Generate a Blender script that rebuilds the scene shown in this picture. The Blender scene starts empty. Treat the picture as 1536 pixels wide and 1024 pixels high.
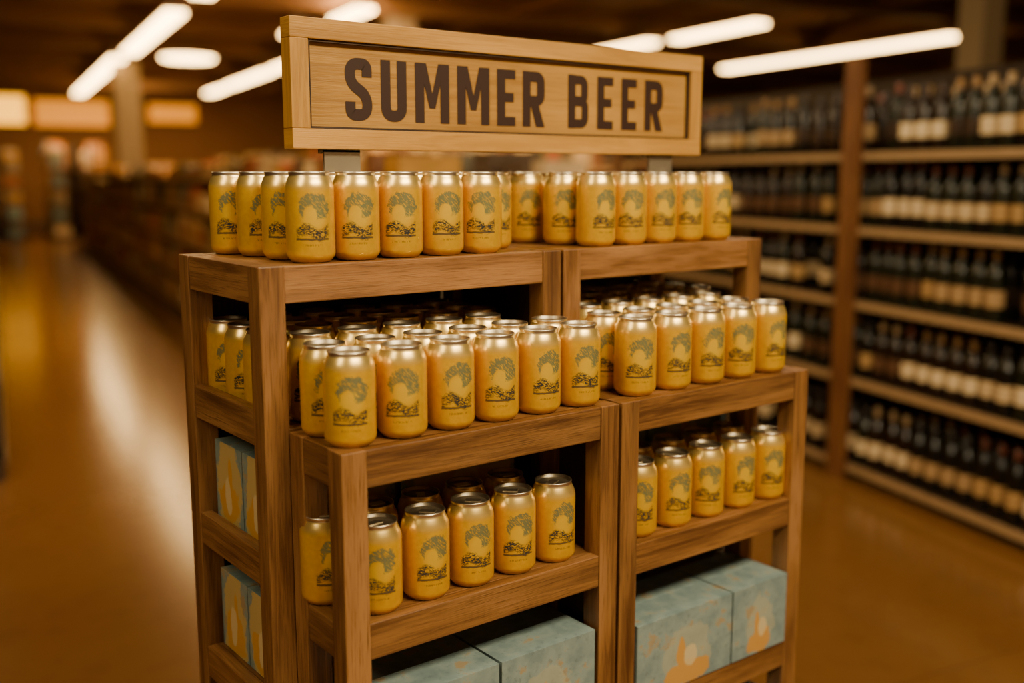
import bpy, math, random
from mathutils import Vector
random.seed(7)
R = random.random
EYE = 1.45
ST = math.radians(-11.2)     # store grid rotation
WT = math.radians(-17.7)     # wine shelving rotation

# ------------------------------------------------------------------ node helpers
class NT:
    def __init__(s, name, base=(.5,.5,.5), rough=.5, metal=0., spec=.5):
        s.m = bpy.data.materials.new(name); s.m.use_nodes = True
        s.t = s.m.node_tree; s.b = s.t.nodes['Principled BSDF']
        s.b.inputs['Base Color'].default_value = (*base, 1)
        s.b.inputs['Roughness'].default_value = rough
        s.b.inputs['Metallic'].default_value = metal
        s.b.inputs['Specular IOR Level'].default_value = spec
    def n(s, typ, **kw):
        nd = s.t.nodes.new(typ)
        for k, v in kw.items(): setattr(nd, k, v)
        return nd
    def put(s, sock, v):
        if isinstance(v, (int, float)): sock.default_value = v
        elif isinstance(v, tuple): sock.default_value = v if len(v) == len(sock.default_value) else (*v, 1)
        else: s.t.links.new(v, sock)
    def ma(s, op, a, b=0., c=0., clamp=False):
        nd = s.n('ShaderNodeMath', operation=op); nd.use_clamp = clamp
        s.put(nd.inputs[0], a); s.put(nd.inputs[1], b); s.put(nd.inputs[2], c)
        return nd.outputs[0]
    def step(s, x, a, b):
        nd = s.n('ShaderNodeMapRange'); nd.interpolation_type = 'SMOOTHSTEP'
        s.put(nd.inputs['Value'], x); nd.inputs['From Min'].default_value = a; nd.inputs['From Max'].default_value = b
        return nd.outputs[0]
    def mix(s, f, a, b):
        nd = s.n('ShaderNodeMix', data_type='RGBA')
        s.put(nd.inputs[0], f); s.put(nd.inputs[6], a); s.put(nd.inputs[7], b)
        return nd.outputs[2]
    def noise(s, vec, scale, detail=3., rough=.5, dist=0.):
        nd = s.n('ShaderNodeTexNoise')
        if vec is not None: s.t.links.new(vec, nd.inputs['Vector'])
        nd.inputs['Scale'].default_value = scale; nd.inputs['Detail'].default_value = detail
        nd.inputs['Roughness'].default_value = rough; nd.inputs['Distortion'].default_value = dist
        return nd.outputs['Fac']
    def comb(s, x, y, z=0.):
        nd = s.n('ShaderNodeCombineXYZ')
        for i, v in enumerate((x, y, z)): s.put(nd.inputs[i], v)
        return nd.outputs[0]
    def sep(s, v):
        nd = s.n('ShaderNodeSeparateXYZ'); s.t.links.new(v, nd.inputs[0]); return nd.outputs
    def uv(s): return s.n('ShaderNodeTexCoord').outputs['UV']
    def obj(s): return s.n('ShaderNodeTexCoord').outputs['Object']
    def col(s):
        return s.n('ShaderNodeAttribute', attribute_name='Col').outputs['Color']
    def set(s, name, v): s.put(s.b.inputs[name], v)
    def bump(s, h, strength=.2, dist=.002):
        nd = s.n('ShaderNodeBump'); nd.inputs['Strength'].default_value = strength
        nd.inputs['Distance'].default_value = dist
        s.t.links.new(h, nd.inputs['Height']); s.t.links.new(nd.outputs[0], s.b.inputs['Normal'])

def wood(name, dark, mid, light, rough=.5, us=4., vs=70., fine=.75):
    k = NT(name, rough=rough)
    x, y, z = k.sep(k.uv())
    rnd = k.sep(k.col())[0]
    v1 = k.comb(k.ma('MULTIPLY', x, us), k.ma('MULTIPLY', y, vs), k.ma('MULTIPLY', rnd, 30.))
    n1 = k.noise(v1, 1., 5., .65, 1.2)
    v2 = k.comb(k.ma('MULTIPLY', x, us*5), k.ma('MULTIPLY', y, vs*9), rnd)
    n2 = k.noise(v2, 1., 3., .6)
    v3 = k.comb(k.ma('MULTIPLY', x, us*.8), k.ma('MULTIPLY', y, vs*.25), k.ma('MULTIPLY', rnd, 9.))
    n3 = k.noise(v3, 1., 2.)
    c = k.mix(k.step(n1, .33, .67), dark, mid)
    c = k.mix(k.step(n3, .4, .75), c, light)
    c = k.mix(k.ma('MULTIPLY', k.step(n2, .50, .70), fine), c, dark)
    bright = k.ma('ADD', k.ma('MULTIPLY', rnd, .35), .8)
    hsv = k.n('ShaderNodeHueSaturation'); k.put(hsv.inputs['Color'], c); k.put(hsv.inputs['Value'], bright)
    k.set('Base Color', hsv.outputs[0])
    k.bump(k.ma('ADD', n1, n2), .4, .0015)
    return k.m

# ------------------------------------------------------------------ mesh builder
class MB:
    def __init__(s): s.v=[]; s.f=[]; s.uv=[]; s.mi=[]; s.c=[]; s.sm=[]
    def face(s, idx, uvs, mat=0, col=(1,1,1), smooth=False):
        s.f.append(idx); s.uv.extend(uvs); s.mi.append(mat); s.sm.append(smooth)
        s.c.extend([(*col,1)]*len(idx))
    def poly(s, pts, mat=0, col=(1,1,1), uvs=None):
        b=len(s.v); s.v.extend(pts)
        s.face(list(range(b,b+len(pts))), uvs or [(p[0],p[2]) for p in pts], mat, col)
    def box(s, x0,x1,y0,y1,z0,z1, mat=0, col=None, fit=False, rot=0, piv=None):
        if col is None: col=(R(),R(),R())
        lo=(x0,y0,z0); hi=(x1,y1,z1); b=len(s.v)
        P=[(hi[0] if i&1 else lo[0], hi[1] if i&2 else lo[1], hi[2] if i&4 else lo[2]) for i in range(8)]
        Q=P
        if rot:
            cx,cy = piv or ((x0+x1)/2,(y0+y1)/2); ca,sa=math.cos(rot),math.sin(rot)
            Q=[(cx+(p[0]-cx)*ca-(p[1]-cy)*sa, cy+(p[0]-cx)*sa+(p[1]-cy)*ca, p[2]) for p in P]
        s.v.extend(Q)
        F=[((0,4,6,2),(1,2)),((1,3,7,5),(1,2)),((0,1,5,4),(0,2)),((2,6,7,3),(0,2)),((0,2,3,1),(0,1)),((4,5,7,6),(0,1))]
        d=[hi[i]-lo[i] for i in range(3)]; L=d.index(max(d)); ou,ov=R()*9,R()*9
        for q,ax in F:
            if fit:
                uvs=[((P[i][ax[0]]-lo[ax[0]])/d[ax[0]], (P[i][ax[1]]-lo[ax[1]])/d[ax[1]]) for i in q]
            else:
                a=L if L in ax else ax[0]; o=ax[1] if a==ax[0] else ax[0]
                uvs=[(P[i][a]+ou, P[i][o]+ov+0.37*ax[0]) for i in q]
            s.face([b+i for i in q], uvs, mat, col)
    def lathe(s, prof, cx,cy,z0, seg=24, rot=0., mats=None, cols=None, col=(1,1,1), zs=1.):
        b=len(s.v); n=len(prof)
        for r,z in prof:
            for i in range(seg):
                a=rot+2*math.pi*i/seg
                s.v.append((cx+r*math.cos(a), cy+r*math.sin(a), z0+z*zs))
        for j in range(n-1):
            m=mats[j] if mats else 0; c=cols[j] if cols else col
            for i in range(seg):
                k=(i+1)%seg
                s.face([b+j*seg+i,b+j*seg+k,b+(j+1)*seg+k,b+(j+1)*seg+i],
                       [(i/seg,prof[j][1]),((i+1)/seg,prof[j][1]),((i+1)/seg,prof[j+1][1]),(i/seg,prof[j+1][1])],m,c,True)
    def build(s, name, mats, rotz=0., bevel=0., loc=(0,0,0), parent=None):
        me=bpy.data.meshes.new(name); me.from_pydata(s.v,[],s.f)
        u=me.uv_layers.new(name='UVMap'); u.data.foreach_set('uv',[t for p in s.uv for t in p])
        c=me.color_attributes.new(name='Col',type='FLOAT_COLOR',domain='CORNER')
        c.data.foreach_set('color',[t for p in s.c for t in p])
        for m in mats: me.materials.append(m)
        me.polygons.foreach_set('material_index',s.mi); me.polygons.foreach_set('use_smooth',s.sm)
        me.update()
        o=bpy.data.objects.new(name,me); bpy.context.scene.collection.objects.link(o)
        o.rotation_euler[2]=rotz; o.location=loc
        if parent: o.parent=parent
        if bevel:
            md=o.modifiers.new('bevel','BEVEL'); md.width=bevel; md.segments=2; md.limit_method='ANGLE'
        return o
def empty(name, rotz=0.):
    o=bpy.data.objects.new(name,None); bpy.context.scene.collection.objects.link(o)
    o.rotation_euler[2]=rotz; o.empty_display_size=.2
    return o

# ------------------------------------------------------------------ materials
M_wood = wood('shelf_wood',(.095,.038,.012),(.265,.120,.038),(.36,.178,.062),.42)
M_wdark= wood('dark_panel_wood',(.02,.009,.004),(.04,.018,.008),(.05,.024,.01),.6)
M_post = wood('aisle_upright_wood',(.12,.042,.012),(.24,.090,.026),(.30,.125,.04),.5)
M_sign = wood('sign_wood',(.34,.165,.030),(.51,.265,.050),(.58,.31,.07),.45,3.,45.,.45)
M_paint= NT('sign_lettering',(.028,.009,.004),.6).m
M_steel= NT('sign_post_steel',(.42,.38,.30),.35,.8).m

k=NT('can_aluminium',(.92,.84,.66),.32,1.); M_alu=k.m
k=NT('lid_aluminium',(.52,.45,.32),.38,1.); M_lid=k.m

# printed can
k=NT('printed_can',(.7,.4,.03),.31,.25)
u,v,_=k.sep(k.uv()); rnd=k.sep(k.col())[0]; rn2=k.sep(k.col())[1]
uu=k.ma('SUBTRACT',k.ma('FRACT',k.ma('ADD',k.ma('MULTIPLY',u,2.),.5)),.5)
x=k.ma('MULTIPLY',uu,.1037)        # metres along the surface
z=v
sv=k.comb(x,z,k.ma('MULTIPLY',rnd,.6))
n_a=k.noise(sv,120.,3.,.6); n_b=k.noise(sv,420.,3.,.65,1.5); n_s=k.noise(k.comb(x,k.ma('MULTIPLY',z,2.0),rnd),170.,3.,.6,2.)
n_k=k.noise(k.comb(k.ma('ADD',x,k.ma('MULTIPLY',z,.8)),k.ma('MULTIPLY',z,.35),rnd),520.,2.,.6,.6)
def ell(cx,cz,a,b):
    dx=k.ma('DIVIDE',k.ma('SUBTRACT',x,cx),a); dz=k.ma('DIVIDE',k.ma('SUBTRACT',z,cz),b)
    return k.ma('SQRT',k.ma('ADD',k.ma('MULTIPLY',dx,dx),k.ma('MULTIPLY',dz,dz)))
wob=k.ma('MULTIPLY',k.ma('SUBTRACT',n_a,.5),.8)
tree=k.step(k.ma('ADD',ell(.003,.0735,.0215,.0195),wob),1.02,.92)
hole=k.step(k.ma('ADD',ell(-.003,.0635,.0100,.0125),k.ma('MULTIPLY',wob,.6)),1.05,.85)
cut=k.step(k.ma('ADD',z,k.ma('MULTIPLY',wob,.01)),.056,.062)
tree=k.ma('MULTIPLY',k.ma('MULTIPLY',tree,cut),k.ma('SUBTRACT',1.,hole))
tree=k.ma('MULTIPLY',tree,k.step(n_k,.34,.50))
glow=k.step(k.ma('ADD',ell(.002,.060,.019,.018),wob),1.1,.5)
cur=k.ma('ADD',.041,k.ma('MULTIPLY',k.ma('SINE',k.ma('MULTIPLY',x,170.)),-.0045))
dz=k.ma('ABSOLUTE',k.ma('SUBTRACT',z,cur))
band=k.ma('MULTIPLY',k.step(k.ma('ADD',dz,k.ma('MULTIPLY',wob,.009)),.0105,.005),k.step(k.ma('ABSOLUTE',x),.0245,.021))
ink=k.ma('MULTIPLY',band,k.step(n_s,.44,.51))
l1=k.ma('MULTIPLY',k.step(k.ma('ABSOLUTE',k.ma('SUBTRACT',z,k.ma('ADD',.0315,k.ma('MULTIPLY',wob,.003)))),.0019,.0009),k.step(k.ma('ABSOLUTE',x),.0245,.022))
ink=k.ma('MAXIMUM',ink,k.ma('MULTIPLY',l1,.85))
tx=k.ma('MULTIPLY',k.step(k.ma('ABSOLUTE',k.ma('SUBTRACT',z,.0235)),.0017,.0010),k.step(k.ma('ABSOLUTE',x),.0135,.0130))
tx=k.ma('MULTIPLY',tx,k.step(k.noise(k.comb(x,k.ma('MULTIPLY',z,.3),rnd),900.,1.),.45,.55))
yel=k.mix(k.step(n_a,.3,.75),(.77,.420,.001),(.85,.49,.002))
yel=k.mix(k.ma('MULTIPLY',glow,.6),yel,(.95,.64,.03))
yel=k.mix(k.ma('MULTIPLY',tree,.84),yel,k.mix(n_b,(.03,.115,.13),(.21,.28,.15)))
yel=k.mix(k.ma('MULTIPLY',ink,.95),yel,(.014,.040,.068))
yel=k.mix(k.ma('MULTIPLY',tx,.6),yel,(.20,.13,.03))
sh=k.step(z,.094,.108)
yel=k.mix(k.ma('MULTIPLY',sh,.8),yel,(.92,.70,.25))
k.set('Base Color',yel)
k.set('Metallic',k.ma('ADD',.40,k.ma('MULTIPLY',sh,.4)))
M_can=k.m

# beer cartons
def carton_mat(name,base_a,base_b,wear,big):
    k=NT(name,(.3,.45,.45),.5)
    u,v,_=k.sep(k.uv()); oc=k.obj()
    na=k.noise(oc,28.,4.,.6); nb=k.noise(oc,90.,4.,.65)
    def el2(cx,cy,a,b):
        dx=k.ma('DIVIDE',k.ma('SUBTRACT',u,cx),a); dy=k.ma('DIVIDE',k.ma('SUBTRACT',v,cy),b)
        return k.ma('ADD',k.ma('SQRT',k.ma('ADD',k.ma('MULTIPLY',dx,dx),k.ma('MULTIPLY',dy,dy))),k.ma('MULTIPLY',k.ma('SUBTRACT',na,.5),1.2))
    geo=k.n('ShaderNodeNewGeometry'); nz=k.sep(geo.outputs['Normal'])[2]; side=k.step(k.ma('ABSOLUTE',nz),.6,.4)
    c=k.mix(k.step(na,.3,.7),base_a,base_b)
    c=k.mix(k.ma('MULTIPLY',k.step(na,.57,.67),wear),c,(.38,.24,.08))
    c=k.mix(k.ma('MULTIPLY',k.step(nb,.56,.68),.45),c,(.10,.15,.16))
    disc=k.ma('MULTIPLY',k.step(el2(.5,.42,.27*big,.42*big),1.0,.9),side)
    c=k.mix(k.ma('MULTIPLY',disc,.5 if big==1 else .8),c,(.44,.44,.30) if big==1 else (.58,.40,.11))
    blob=k.step(el2(.5,.16*big,.24*big,.17*big),1.,.85); blob2=k.step(el2(.45,.40,.05*big,.25*big),1.,.8)
    c=k.mix(k.ma('MULTIPLY',k.ma('MULTIPLY',k.ma('MAXIMUM',blob,blob2),side),.85),c,(.60,.29,.03))
    c=k.mix(k.ma('MULTIPLY',k.ma('MULTIPLY',k.step(el2(.55,.36,.08*big,.15*big),1.,.8),side),.8),c,(.66,.54,.28))
    k.set('Base Color',c); return k.m
M_carton=carton_mat('printed_carton',(.17,.25,.265),(.27,.36,.355),.65,1)
M_carton2=carton_mat('printed_carton_sunset',(.15,.22,.21),(.25,.31,.26),.7,1.7)

def colmat(name, rough, metal=0., spec=.5, varamt=0.):
    k=NT(name,rough=rough,metal=metal,spec=spec); c=k.col()
    if varamt:
        n=k.noise(k.obj(),14.,3.)
        hsv=k.n('ShaderNodeHueSaturation'); k.put(hsv.inputs['Color'],c); k.put(hsv.inputs['Value'],k.ma('ADD',1-varamt/2,k.ma('MULTIPLY',n,varamt)))
        c=hsv.outputs[0]
    k.set('Base Color',c); return k.m
M_bottle=colmat('wine_bottle_glass',.22)
M_goods=colmat('grocery_packaging',.55,varamt=.7)
M_fix=colmat('shelving_metal',.45,.1,varamt=.3)

# floor: polished concrete
k=NT('polished_concrete',rough=.25)
oc=k.obj(); n1=k.noise(oc,.6,5.,.6); n2=k.noise(oc,9.,5.,.6)
c=k.mix(n1,(.155,.064,.015),(.205,.090,.022)); c=k.mix(k.ma('MULTIPLY',k.step(n2,.45,.7),.3),c,(.12,.050,.013))
sx,sy,_=k.sep(oc)
jx=k.ma('ABSOLUTE',k.ma('SUBTRACT',k.ma('FRACT',k.ma('MULTIPLY',sx,.25)),.5))
jy=k.ma('ABSOLUTE',k.ma('SUBTRACT',k.ma('FRACT',k.ma('MULTIPLY',sy,.25)),.5))
j=k.step(k.ma('MINIMUM',jx,jy),.0012,.0004)
c=k.mix(k.ma('MULTIPLY',j,.5),c,(.05,.025,.01))
k.set('Base Color',c); k.set('Roughness',k.ma('ADD',.14,k.ma('MULTIPLY',n1,.07))); M_floor=k.m
k=NT('ceiling_paint',rough=.9); n1=k.noise(k.obj(),1.2,3.); k.set('Base Color',k.mix(n1,(.16,.072,.020),(.22,.103,.030))); M_ceil=k.m
k=NT('wall_paint',rough=.85); n1=k.noise(k.obj(),.9,3.); k.set('Base Color',k.mix(n1,(.20,.085,.020),(.27,.12,.03))); M_wall=k.m
M_trim=NT('trim_paint',(.07,.035,.015),.6).m
M_col=NT('column_paint',(.26,.18,.09),.6).m
def emis(name,col,st):
    k=NT(name,col,.5); k.b.inputs['Emission Color'].default_value=(*col,1); k.b.inputs['Emission Strength'].default_value=st; return k.m
M_tube=emis('lamp_diffuser',(1.,.60,.21),20.)
M_glowY=emis('lit_panel_yellow',(1.,.42,.01),3.0)
M_glowO=emis('lit_panel_amber',(1.,.34,.005),.9)
M_house=NT('lamp_housing',(.25,.18,.10),.5,.3).m

# ------------------------------------------------------------------ display rack
Z=lambda d: EYE-d
p=.036; yF=1.10; yR=1.245; yB=1.530
rack=empty('wooden_display_rack')
def unit(name,x0,x1,y0,y1,top,levels,th=.050,lips={}):
    m=MB()
    for a in (x0,x1-p):
        for b in (y0,y1-p):
            m.box(a,a+p,b,b+p,0,Z(top))
    for lv in levels:
        z1=Z(lv); t=th; lp=lips.get(lv,0.)
        m.box(x0+p,x1-p,y0+.002,y0+.022,z1-t,z1-.0005)          # front rail
        m.box(x0+p,x1-p,y1-.022,y1-.002,z1-t,z1-.0005)          # rear rail
        m.box(x0+.002,x0+.020,y0+p,y1-p,z1-t+lp,z1-.0005+lp)    # side rails
        m.box(x1-.020,x1-.002,y0+p,y1-p,z1-t+lp,z1-.0005+lp)
        n=max(1,round((y1-y0-.044)/.095)); w=(y1-y0-.044)/n
        for i in range(n):
            m.box(x0+p,x1-p,y0+.022+i*w+.0005,y0+.022+(i+1)*w-.0005,z1-.018,z1-.001)
        m.box(x0+.020,x0+p,y0+p,y1-p,z1-.018,z1-.001); m.box(x1-p,x1-.020,y0+p,y1-p,z1-.018,z1-.001)
    return m.build(name,[M_wood],bevel=.0015,parent=rack)
rl=[.117,.334,.520,.725,.98,1.30]; fl=[.338,.568,.835,1.09,1.36]
unit('rear_bay_a',.552,1.0605,yR,yB,.117,rl,lips={.334:.024,.520:.012})
unit('rear_bay_b',1.066,1.550,yR,yB,.117,rl,lips={.334:.024,.520:.012})
unit('front_bay_a',.586,1.054,yF,yR-.001,.338,fl)
unit('front_bay_b',1.060,1.512,yF,yR-.001,.338,fl)
m=MB()
m.box(.589,1.024,yB+.001,yB+.008,.1,Z(.125)); m.box(1.103,1.513,yB+.001,yB+.008,.1,Z(.125))
m.build('back_panels',[M_wdark],parent=rack)
m=MB()
m.box(1.0285,1.0335,yF+p+.001,yR-.002,.1,Z(.39)); m.box(1.0815,1.0865,yF+p+.001,yR-.002,.1,Z(.39))
m.box(1.043,1.048,yR+p+.001,yB-p,.1,Z(.17))
m.build('divider_panels',[M_wdark],parent=rack)

# sign
sx0,sx1,sy=.672,1.524,1.380
sz0,sz1=EYE+.037,EYE+.221
fw=.029
m=MB()
m.box(sx0,sx1,sy,sy+.030,sz1-fw,sz1); m.box(sx0,sx1,sy,sy+.030,sz0,sz0+fw)
m.box(sx0,sx0+fw,sy+.0005,sy+.030,sz0+fw,sz1-fw); m.box(sx1-fw,sx1,sy+.0005,sy+.030,sz0+fw,sz1-fw)
m.box(sx0+fw,sx1-fw,sy+.012,sy+.026,sz0+fw,sz1-fw)
sign=empty('summer_beer_sign')
m.build('sign_board',[M_sign],bevel=.0012,parent=sign)
m=MB()
a=.0035; X0,X1,Z0,Z1=sx0+fw,sx1-fw,sz0+fw,sz1-fw
m.box(X0,X1,sy+.004,sy+.0118,Z1-a,Z1); m.box(X0,X1,sy+.004,sy+.0118,Z0,Z0+a)
m.box(X0,X0+a,sy+.004,sy+.0118,Z0+a,Z1-a); m.box(X1-a,X1,sy+.004,sy+.0118,Z0+a,Z1-a)
m.build('inner_shadow_line',[M_wdark],parent=sign)  # dark strips stand in for the shadow inside the frame
lm=MB(); layer=[0]
W_=.185; h=W_/2
def P3(px,pz,ox,oz,H): return (ox+px*H, sy+.0112-layer[0]*.00004, oz+pz*H)
def poly(pts,ox,oz,H):
    layer[0]=(layer[0]+1)%6; lm.poly([P3(a,b,ox,oz,H) for a,b in pts])
def rect(x0,x1,z0,z1,*a): poly([(x0,z0),(x1,z0),(x1,z1),(x0,z1)],*a)
def rounded(pts,r):
    out=[pts[0]]
    for i in range(1,len(pts)-1):
        P=Vector(pts[i]); A=(Vector(pts[i-1])-P); B=(Vector(pts[i+1])-P)
        rr=min(r,A.length*.49,B.length*.49); a=P+A.normalized()*rr; b=P+B.normalized()*rr
        for j in range(9):
            t=j/8; q=a*(1-t)**2+P*2*t*(1-t)+b*t*t
            out.append((q.x,q.y))
    out.append(pts[-1]); return out
def ribbon(pts,r,ox,oz,H,w=W_):
    layer[0]=(layer[0]+1)%6
    q=[Vector(a) for a in rounded(pts,r)]
    L=[];Rr=[]
    for i,c in enumerate(q):
        d1=(c-q[i-1]).normalized() if i else None; d2=(q[i+1]-c).normalized() if i<len(q)-1 else None
        d=(d1+d2).normalized() if d1 and d2 else (d1 or d2)
        sc=1/max(.5,d.dot(d1 or d2)); n=Vector((-d.y,d.x))*w/2*sc
        L.append(c+n); Rr.append(c-n)
    for i in range(len(q)-1):
        lm.poly([P3(*t,ox,oz,H) for t in (Rr[i],Rr[i+1],L[i+1],L[i])])
def letter(ch,ox,oz,H):
    A=(ox,oz,H)
    if ch=='S':
        W=.50; ribbon([(W-h,.70),(W-h,1-h),(h,1-h),(h,.60),(W-h,.40),(W-h,h),(h,h),(h,.30)],.17,*A)
    elif ch=='U':
        W=.50; ribbon([(h,1),(h,h),(W-h,h),(W-h,1)],.17,*A)
    elif ch=='M':
        W=.70; rect(0,W_,0,1,*A); rect(W-W_,W,0,1,*A)
        poly([(W/2-.06,.25),(W/2+.06,.25),(W_+.04,1),(W_*.5,1)],*A); poly([(W/2-.06,.25),(W/2+.06,.25),(W-W_*.5,1),(W-W_-.04,1)],*A)
    elif ch=='E':
        W=.42; rect(0,W_,0,1,*A); rect(W_,W,0,.165,*A); rect(W_,W,.835,1,*A); rect(W_,W-.04,.425,.59,*A)
    elif ch=='R':
        W=.52; rect(0,W_,0,1,*A); ribbon([(W_,1-h),(W-h,1-h),(W-h,.47),(W_,.47)],.17,*A)
        poly([(W-W_-.02,0),(W,0),(W_+.17,.46),(W_-.02,.46)],*A)
    elif ch=='B':
        W=.52; rect(0,W_,0,1,*A); ribbon([(W_,1-h),(W-h-.015,1-h),(W-h-.015,.52),(W_,.52)],.15,*A,w=.17)
        ribbon([(W_,.50),(W-h,.50),(W-h,h),(W_,h)],.17,*A,w=.17)
    return W
def word(w,ox,oz,H,gap):
    for ch in w: ox+=letter(ch,ox,oz,H)*H+gap
H=.091; oz=EYE+.080
word('SUMMER',.764,oz,H,.0155)
word('BEER',1.198,oz,H,.0205)
lm.build('lettering',[M_paint],parent=sign)
m=MB()
for cx in (.758,1.43):
    m.box(cx-.030,cx+.030,1.3935,1.3985,Z(.117),sz0)
    m.box(cx-.030,cx+.030,1.4103,1.4133,sz0-.006,sz0+.12)
    m.box(cx-.030,cx+.030,1.3935,1.4133,sz0-.004,sz0-.0005)
m.build('sign_posts',[M_steel],parent=sign)

# ------------------------------------------------------------------ cans
prof=[(.0001,.004),(.021,.004),(.0235,.0),(.0265,.0005),(.0322,.008),(.0330,.0115),(.0330,.060),(.0330,.0985),(.0325,.1025),(.0308,.108),(.0282,.1135),(.0272,.1155),(.0270,.1175),(.0277,.1195),(.0272,.1213),(.0264,.1207),(.0257,.1165),(.0240,.1155),(.0225,.1168),(.0001,.1168)]
cm=[1,1,1,0,0,0,0,0,0,0,0,1,1,1,1,2,2,2,2]
def can(m,x,y,z,face=None):
    a=math.radians(249+random.uniform(-15,15)) if face is None else face
    x+=random.uniform(-.0006,.0006); y+=random.uniform(-.0003,.0003)
    c=(R(),R(),R())
    m.lathe(prof,x,y,z,40,a,cm,None,c)
    r=random.uniform(0,6.28); ca,sa=math.cos(r),math.sin(r)
    m.box(x+ca*.004-.011,x+ca*.004+.011,y+sa*.004-.006,y+sa*.004+.006,z+.1170,z+.1183,1,c,rot=r,piv=(x+ca*.004,y+sa*.004))
def cans(rows):
    m=MB()
    for (xs,ys,d) in rows:
        for yy in ys:
            for xx in xs: can(m,xx,yy,Z(d)+.0002)
    return m.build('beer_cans',[M_can,M_alu,M_lid])
rng=lambda a,st,n:[a+i*st for i in range(n)]
cans([(rng(.648,.0715,5),[1.288],.117),(rng(.645,.0720,6),[1.3555],.117),(rng(.641,.0720,6),[1.434],.117),(rng(.627,.0735,6),[1.502],.117)])
cans([(rng(1.172,.0722,5),[1.288],.117),(rng(1.157,.0727,5),[1.3555],.117),(rng(1.138,.074,5),[1.434],.117),(rng(1.115,.074,5),[1.502],.117)])
cans([(rng(.623,.0768,6),[1.142,1.209],.338),(rng(.640,.0735,5),[1.281],.334),(rng(.606,.0735,6),[1.348,1.415,1.482],.334)])
cans([(rng(1.126,.0793,5),[1.142],.338),(rng(1.120,.0775,5),[1.209],.338),(rng(1.145,.0735,5),[1.281],.334),(rng(1.120,.0735,6),[1.348,1.415,1.482],.334)])
cans([(rng(.6575,.0757,5),[1.142],.568),(rng(.617,.0765,5),[1.2105],.568)])
cans([(rng(1.134,.0805,5),[1.142],.568),(rng(1.122,.0775,5),[1.2105],.568)])

# ------------------------------------------------------------------ cartons
def carton(x0,x1,y0,y1,z0,hh=.135,mat=None):
    m=MB(); col=(R(),R(),R())
    m.box(x0,x1,y0,y1,z0+.0005,z0+hh,0,col,fit=True)
    m.box(x0+.002,x1-.002,(y0+y1)/2-.0008,(y0+y1)/2+.0008,z0+hh,z0+hh+.0006,0,col)
    m.build('beer_carton',[mat or M_carton],bevel=.002)
for (a,b) in ((.626,.829),(.834,1.012)): carton(a,b,1.102,1.235,Z(.835),.150)
for (a,b) in ((1.100,1.325),(1.329,1.473)): carton(a,b,1.098,1.235,Z(.835),.130)
for lv in (.520,.725):
    for (a,b) in ((1.288,1.386),(1.389,1.486)):
        for (c,d) in ((.578,.775),(.785,1.0)): carton(c,d,a,b,Z(lv),.125,M_carton2)
        carton(1.10,1.30,a,b,Z(lv),.125); carton(1.305,1.52,a,b,Z(lv),.125)
for lv in (1.09,1.36):
    carton(.626,.829,1.102,1.235,Z(lv),.15); carton(.834,1.012,1.102,1.235,Z(lv),.15)
    carton(1.100,1.29,1.102,1.235,Z(lv),.15); carton(1.295,1.47,1.102,1.235,Z(lv),.15)

# ------------------------------------------------------------------ room shell (t,s,z) frame
def roombox(name,args,mat):
    m=MB(); m.box(*args); return m.build(name,[mat],rotz=ST)
T0,T1,S0,S1,CH=-8,19,-5,32,3.9
roombox('floor',(T0,T1,S0,S1,-.1,0),M_floor)
roombox('ceiling',(T0,T1,S0,S1,CH,CH+.1),M_ceil)
roombox('wall_left',(T0-.1,T0,S0,S1,0,CH),M_wall)
roombox('wall_right',(T1,T1+.1,S0,S1,0,CH),M_wall)
roombox('wall_back',(T0,T1,S1,S1+.1,0,CH),M_wall)
roombox('baseboard_back',(T0,T1,S1-.03,S1,0,.15),M_trim)
m=MB()
for s_ in range(2,32,3): m.box(T0,T1,s_-.1,s_+.1,CH-.28,CH,0)
for t_ in (-4,0.2,6.9,11,15): m.box(t_-.06,t_+.06,S0,S1,CH-.20,CH-.08,0)
m.build('ceiling_beams',[M_ceil],rotz=ST)

def fixture(t,s0,s1,w=.24,mat=M_tube):
    m=MB(); z=3.45
    m.box(t-w/2,t+w/2,s0,s1,z-.05,z,0,(1,1,1)); m.box(t-w/2-.02,t+w/2+.02,s0-.02,s1+.02,z+.001,z+.05,1)
    for ss in (s0+.3,s1-.3): m.box(t-.01,t+.01,ss-.01,ss+.01,z+.05,CH,1)
    return m.build('linear_ceiling_lamp',[mat,M_house],rotz=ST)
for a in ((2.12,19.4,28.2),(2.2,13.7,18.5),(2.25,8.3,12.3),(5,18.6,20.1),(5,20.6,24.4),(5,25,26.8),(4.2,12.4,13.5),(4.0,14.3,15.2),
          (9.1,13.5,15.0),(9.25,11.2,13.1),(12.65,11,16.3)): fixture(*a)
m=MB(); m.lathe([(.001,0),(.42,0),(.45,.04),(.45,.12),(.001,.14)],3.2,18.9,3.40,28,0,[0,0,1,1]); m.box(3.19,3.21,18.89,18.91,3.53,CH,1)
m.build('round_ceiling_lamp',[M_tube,M_house],rotz=ST)

def panel(t,w,z,hh,mat):
    m=MB(); m.box(t-w/2,t+w/2,S1-.12,S1-.01,z-hh/2,z+hh/2,0)
    m.box(t-w/2-.05,t+w/2+.05,S1-.10,S1-.005,z+hh/2,z+hh/2+.06,1); m.box(t-w/2-.05,t+w/2+.05,S1-.10,S1-.005,z-hh/2-.06,z-hh/2,1)
    m.build('lit_wall_panel',[mat,M_trim],rotz=ST)
panel(.35,1.3,3.2,.75,M_glowY); panel(2.2,1.9,3.15,.7,M_glowO); panel(4.9,1.3,3.2,.5,M_glowO)

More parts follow.
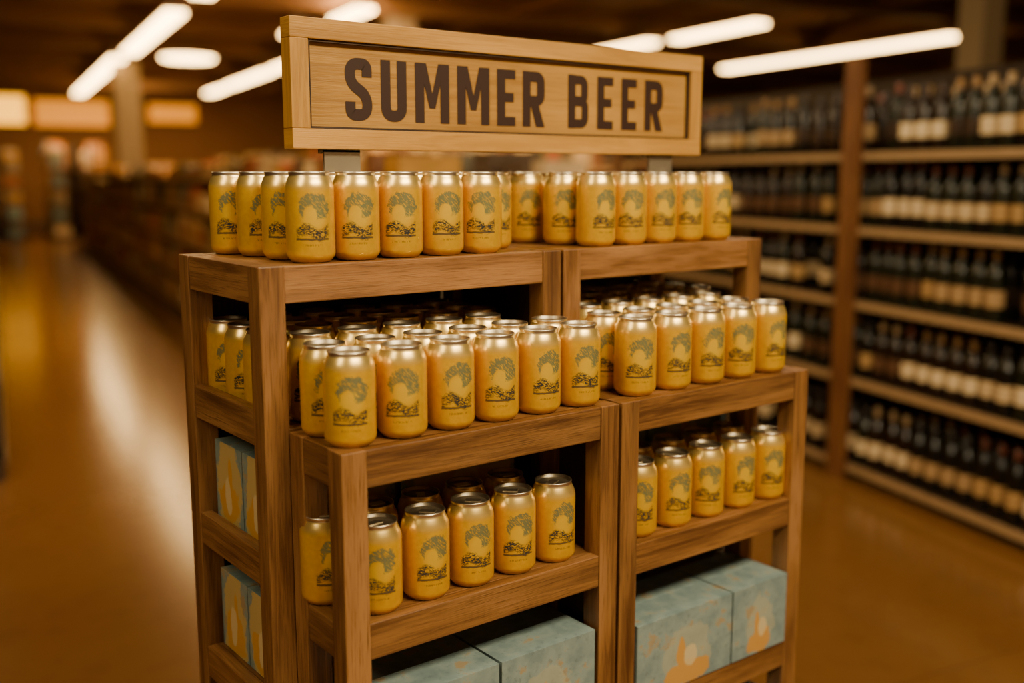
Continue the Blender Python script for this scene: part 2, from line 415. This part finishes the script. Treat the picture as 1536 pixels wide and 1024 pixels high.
def column(t,s_,w):
    m=MB(); m.box(t-w/2,t+w/2,s_-w/2,s_+w/2,0,CH-.3); m.box(t-w/2-.03,t+w/2+.03,s_-w/2-.03,s_+w/2+.03,0,.12)
    m.build('support_column',[M_col],rotz=ST)
def LF(L,F): return (.895*L+.446*F, -.446*L+.895*F)
column(*LF(-6.9,19.),.42); column(*LF(3.15,7.2),.2); column(*LF(-1.6,15.),.4)

# ------------------------------------------------------------------ gondolas with groceries
pal=[(.34,.16,.05),(.48,.29,.11),(.20,.08,.03),(.56,.40,.20),(.40,.10,.03),(.16,.13,.05),(.52,.26,.04),(.08,.05,.03),(.24,.20,.13),(.6,.42,.22)]
def gondola(t0,t1,s0,s1,hh,levels,both=True,palette=pal,dim=1.):
    e=empty('grocery_gondola',ST)
    m=MB(); tc=(t0+t1)/2; D=(.06,.032,.015)
    m.box(t0,t1,s0,s1,0,.12,0,D); m.box(tc-.02,tc+.02,s0,s1,.12,hh,0,(.05,.025,.012))
    n=max(1,int((s1-s0)/1.2))
    for i in range(n+1):
        ss=s0+(s1-s0)*i/n; m.box(tc-.035,tc+.035,ss-.02 if i else ss,ss+.02 if i<n else ss,.12,hh+.03,0,D)
    for lv in levels:
        m.box(t0,tc-.036,s0,s1,lv-.03,lv,0,D); m.box(tc+.036,t1,s0,s1,lv-.03,lv,0,D)
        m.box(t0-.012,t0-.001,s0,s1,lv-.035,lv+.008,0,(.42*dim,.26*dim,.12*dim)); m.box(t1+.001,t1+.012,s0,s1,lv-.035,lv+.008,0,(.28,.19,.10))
    m.build('gondola_frame',[M_fix],parent=e)
    m=MB()
    lv2=list(levels)+[hh+.2]
    for i,lv in enumerate(levels):
        room=lv2[i+1]-lv-.06
        for side in (0,1):
            if side and not both: continue
            s_=s0+.03
            while s_<s1-.3:
                w=random.uniform(.10,.34); c=random.choice(palette); f=random.uniform(.5,1.2)*dim
                c=tuple(q*f for q in c); hgt=room*random.uniform(.45,.95); d=random.uniform(.22,.33)
                if random.random()<.88:
                    if side==0: m.box(t0+.02,t0+.02+d,s_,s_+w-.012,lv+.0005,lv+hgt,0,c)
                    else: m.box(t1-.02-d,t1-.02,s_,s_+w-.012,lv+.0005,lv+hgt,0,c)
                s_+=w
    m.build('groceries',[M_goods],parent=e)
gondola(1.70,2.75,4.6,23.5,1.45,[.12,.45,.80,1.13,1.43],both=True,dim=1.5)
gondola(4.6,5.6,6.,25.,1.75,[.12,.5,.85,1.2,1.5],dim=1.4)
gondola(7.6,8.6,5.5,26.,1.75,[.12,.5,.85,1.2,1.5],both=False,dim=1.3)
gondola(11.0,12.0,6,27.,1.9,[.12,.5,.85,1.2,1.55],both=False)
pal2=[(.6,.48,.3),(.20,.30,.30),(.5,.27,.07),(.65,.5,.3),(.35,.13,.04),(.15,.22,.22),(.55,.3,.08)]
gondola(-.6,.6,25.,29.,1.9,[.12,.5,.85,1.2,1.5],palette=pal2,dim=1.4)
gondola(1.2,2.4,25.,29.,2.1,[.12,.5,.85,1.2,1.6],palette=pal2,dim=1.4)
tt,ss=LF(-2.43,4.81)
gondola(tt-1.0,tt-.0,ss,ss+14.,1.62,[.12,.5,.85,1.2],dim=.35)

# ------------------------------------------------------------------ wine shelving
def world(L,F): return (.791*L+.6115*F, -.6115*L+.791*F)
wx,wy=world(1.986,3.835)
ws=empty('wine_shelving',WT); ws.location=(wx,wy,0)
lv=[.075,.495,.860,1.205,1.546]; b0,b1=-1.6,3.9; dp=.40
m=MB(); RC=(.42,.27,.13); WD=(.045,.022,.010)
m.box(dp,dp+.03,b0,b1,0,1.92,0,(.02,.011,.006))
m.box(.03,dp,b0,b1,0,.045,0,WD)
for z in lv:
    m.box(.0,dp,b0,b1,z-.028,z,0,WD); m.box(-.012,-.001,b0,b1,z-.030,z+.004,0,RC)
m.build('shelves',[M_fix],parent=ws)
m=MB()
for bb in (-1.45,1.12,3.6):
    m.box(-.045,-.013,bb-.055,bb+.055,0,1.98)
m.build('uprights',[M_post],parent=ws)
m=MB()
bp=[(.0005,0),(.036,0),(.0375,.008),(.0375,.065),(.0376,.066),(.0376,.135),(.0375,.136),(.0375,.195),(.033,.215),(.017,.243),(.0148,.252),(.0148,.262),(.0150,.263),(.0152,.305),(.0005,.306)]
whites=[(.80,.62,.36),(.66,.48,.26),(.44,.28,.13),(.74,.56,.32),(.12,.06,.03),(.46,.28,.11),(.05,.03,.02)]
foils=[(.03,.012,.008),(.25,.13,.035),(.02,.015,.012),(.14,.03,.012),(.34,.22,.10),(.02,.015,.012),(.02,.015,.012)]
for li,z in enumerate(lv):
    for row in range(3):
        b=b0+.06+row*.03; left=0
        while b<b1-.05:
            far=b>1.1
            if left<=0:
                left=random.randint(1,2) if far else random.randint(1,4); lab=random.choice(whites); foil=random.choice(foils)
                g=random.choice([(.006,.005,.003),(.010,.012,.005),(.015,.007,.003)]); zs=random.uniform(.90,1.03)
            left-=1
            if random.random()<.95:
                cols=[g]*4+[lab]*2+[g]*5+[foil]*3
                m.lathe(bp,.055+row*.11+random.uniform(0,.02),b,z+.0005,14,0,None,cols,zs=zs)
            b+=.124 if far else .092
m.build('wine_bottles',[M_bottle],parent=ws)

# ------------------------------------------------------------------ lighting
def area(name,loc,target,sx,sy_,power,col=(1,.79,.48)):
    l=bpy.data.lights.new(name,'AREA'); l.shape='RECTANGLE'; l.size=sx; l.size_y=sy_; l.energy=power; l.color=col
    o=bpy.data.objects.new(name,l); bpy.context.scene.collection.objects.link(o); o.location=loc
    d=Vector(target)-Vector(loc); o.rotation_euler=d.to_track_quat('-Z','Y').to_euler(); return o
def TSw(t,s_): 
    ca,sa=math.cos(ST),math.sin(ST); return (t*ca-s_*sa, t*sa+s_*ca)
area('key_ceiling_lamp',(1.1,-1.1,3.35),(1.0,1.2,.9),1.8,.5,160)
area('side_ceiling_lamp',(-1.5,.6,3.35),(.8,1.3,.9),.6,1.8,52)
area('top_ceiling_lamp',(1.3,2.2,3.4),(1.2,1.4,1.),1.8,.5,36)
area('wine_aisle_lamp',(*world(.9,4.6),3.4),(*world(1.7,4.6),.6),.5,3.,44)
area('left_aisle_fill',(*TSw(.3,6.2),3.4),(*TSw(.8,7.4),.2),.4,3.5,115,(1,.66,.30))  # unseen area light added to brighten left floor and rack side
area('mid_aisle_fill',(*TSw(3.6,10),3.4),(*TSw(3.4,10.5),0),.4,4,200,(1,.66,.32))  # extra area light added to lift the goods on the gondola tops
area('aisle_fill',(*world(-1.5,13),3.4),(*world(-2.0,14),0),.5,4.,240,(1,.66,.32))  # extra area light added to brighten the dark left midground shelves
area('aisle_fill',(*world(-9.5,25),3.4),(*world(-9.5,26),0),.5,4.,330,(1,.66,.32))  # same kind of added fill, for the far left end
w=bpy.data.worlds.new('warm_ambient'); bpy.context.scene.world=w; w.use_nodes=True
w.node_tree.nodes['Background'].inputs[0].default_value=(1,.54,.22,1); w.node_tree.nodes['Background'].inputs[1].default_value=.26

# ------------------------------------------------------------------ camera
cam=bpy.data.cameras.new('camera'); co=bpy.data.objects.new('camera',cam); bpy.context.scene.collection.objects.link(co)
co.location=(0,0,EYE); co.rotation_euler=(math.radians(90-9.14),0,math.radians(-37.7))
cam.sensor_width=36; cam.lens=36.4; cam.clip_start=.05; cam.clip_end=200
cam.dof.use_dof=True; cam.dof.focus_distance=1.47; cam.dof.aperture_fstop=1.5
bpy.context.scene.camera=co
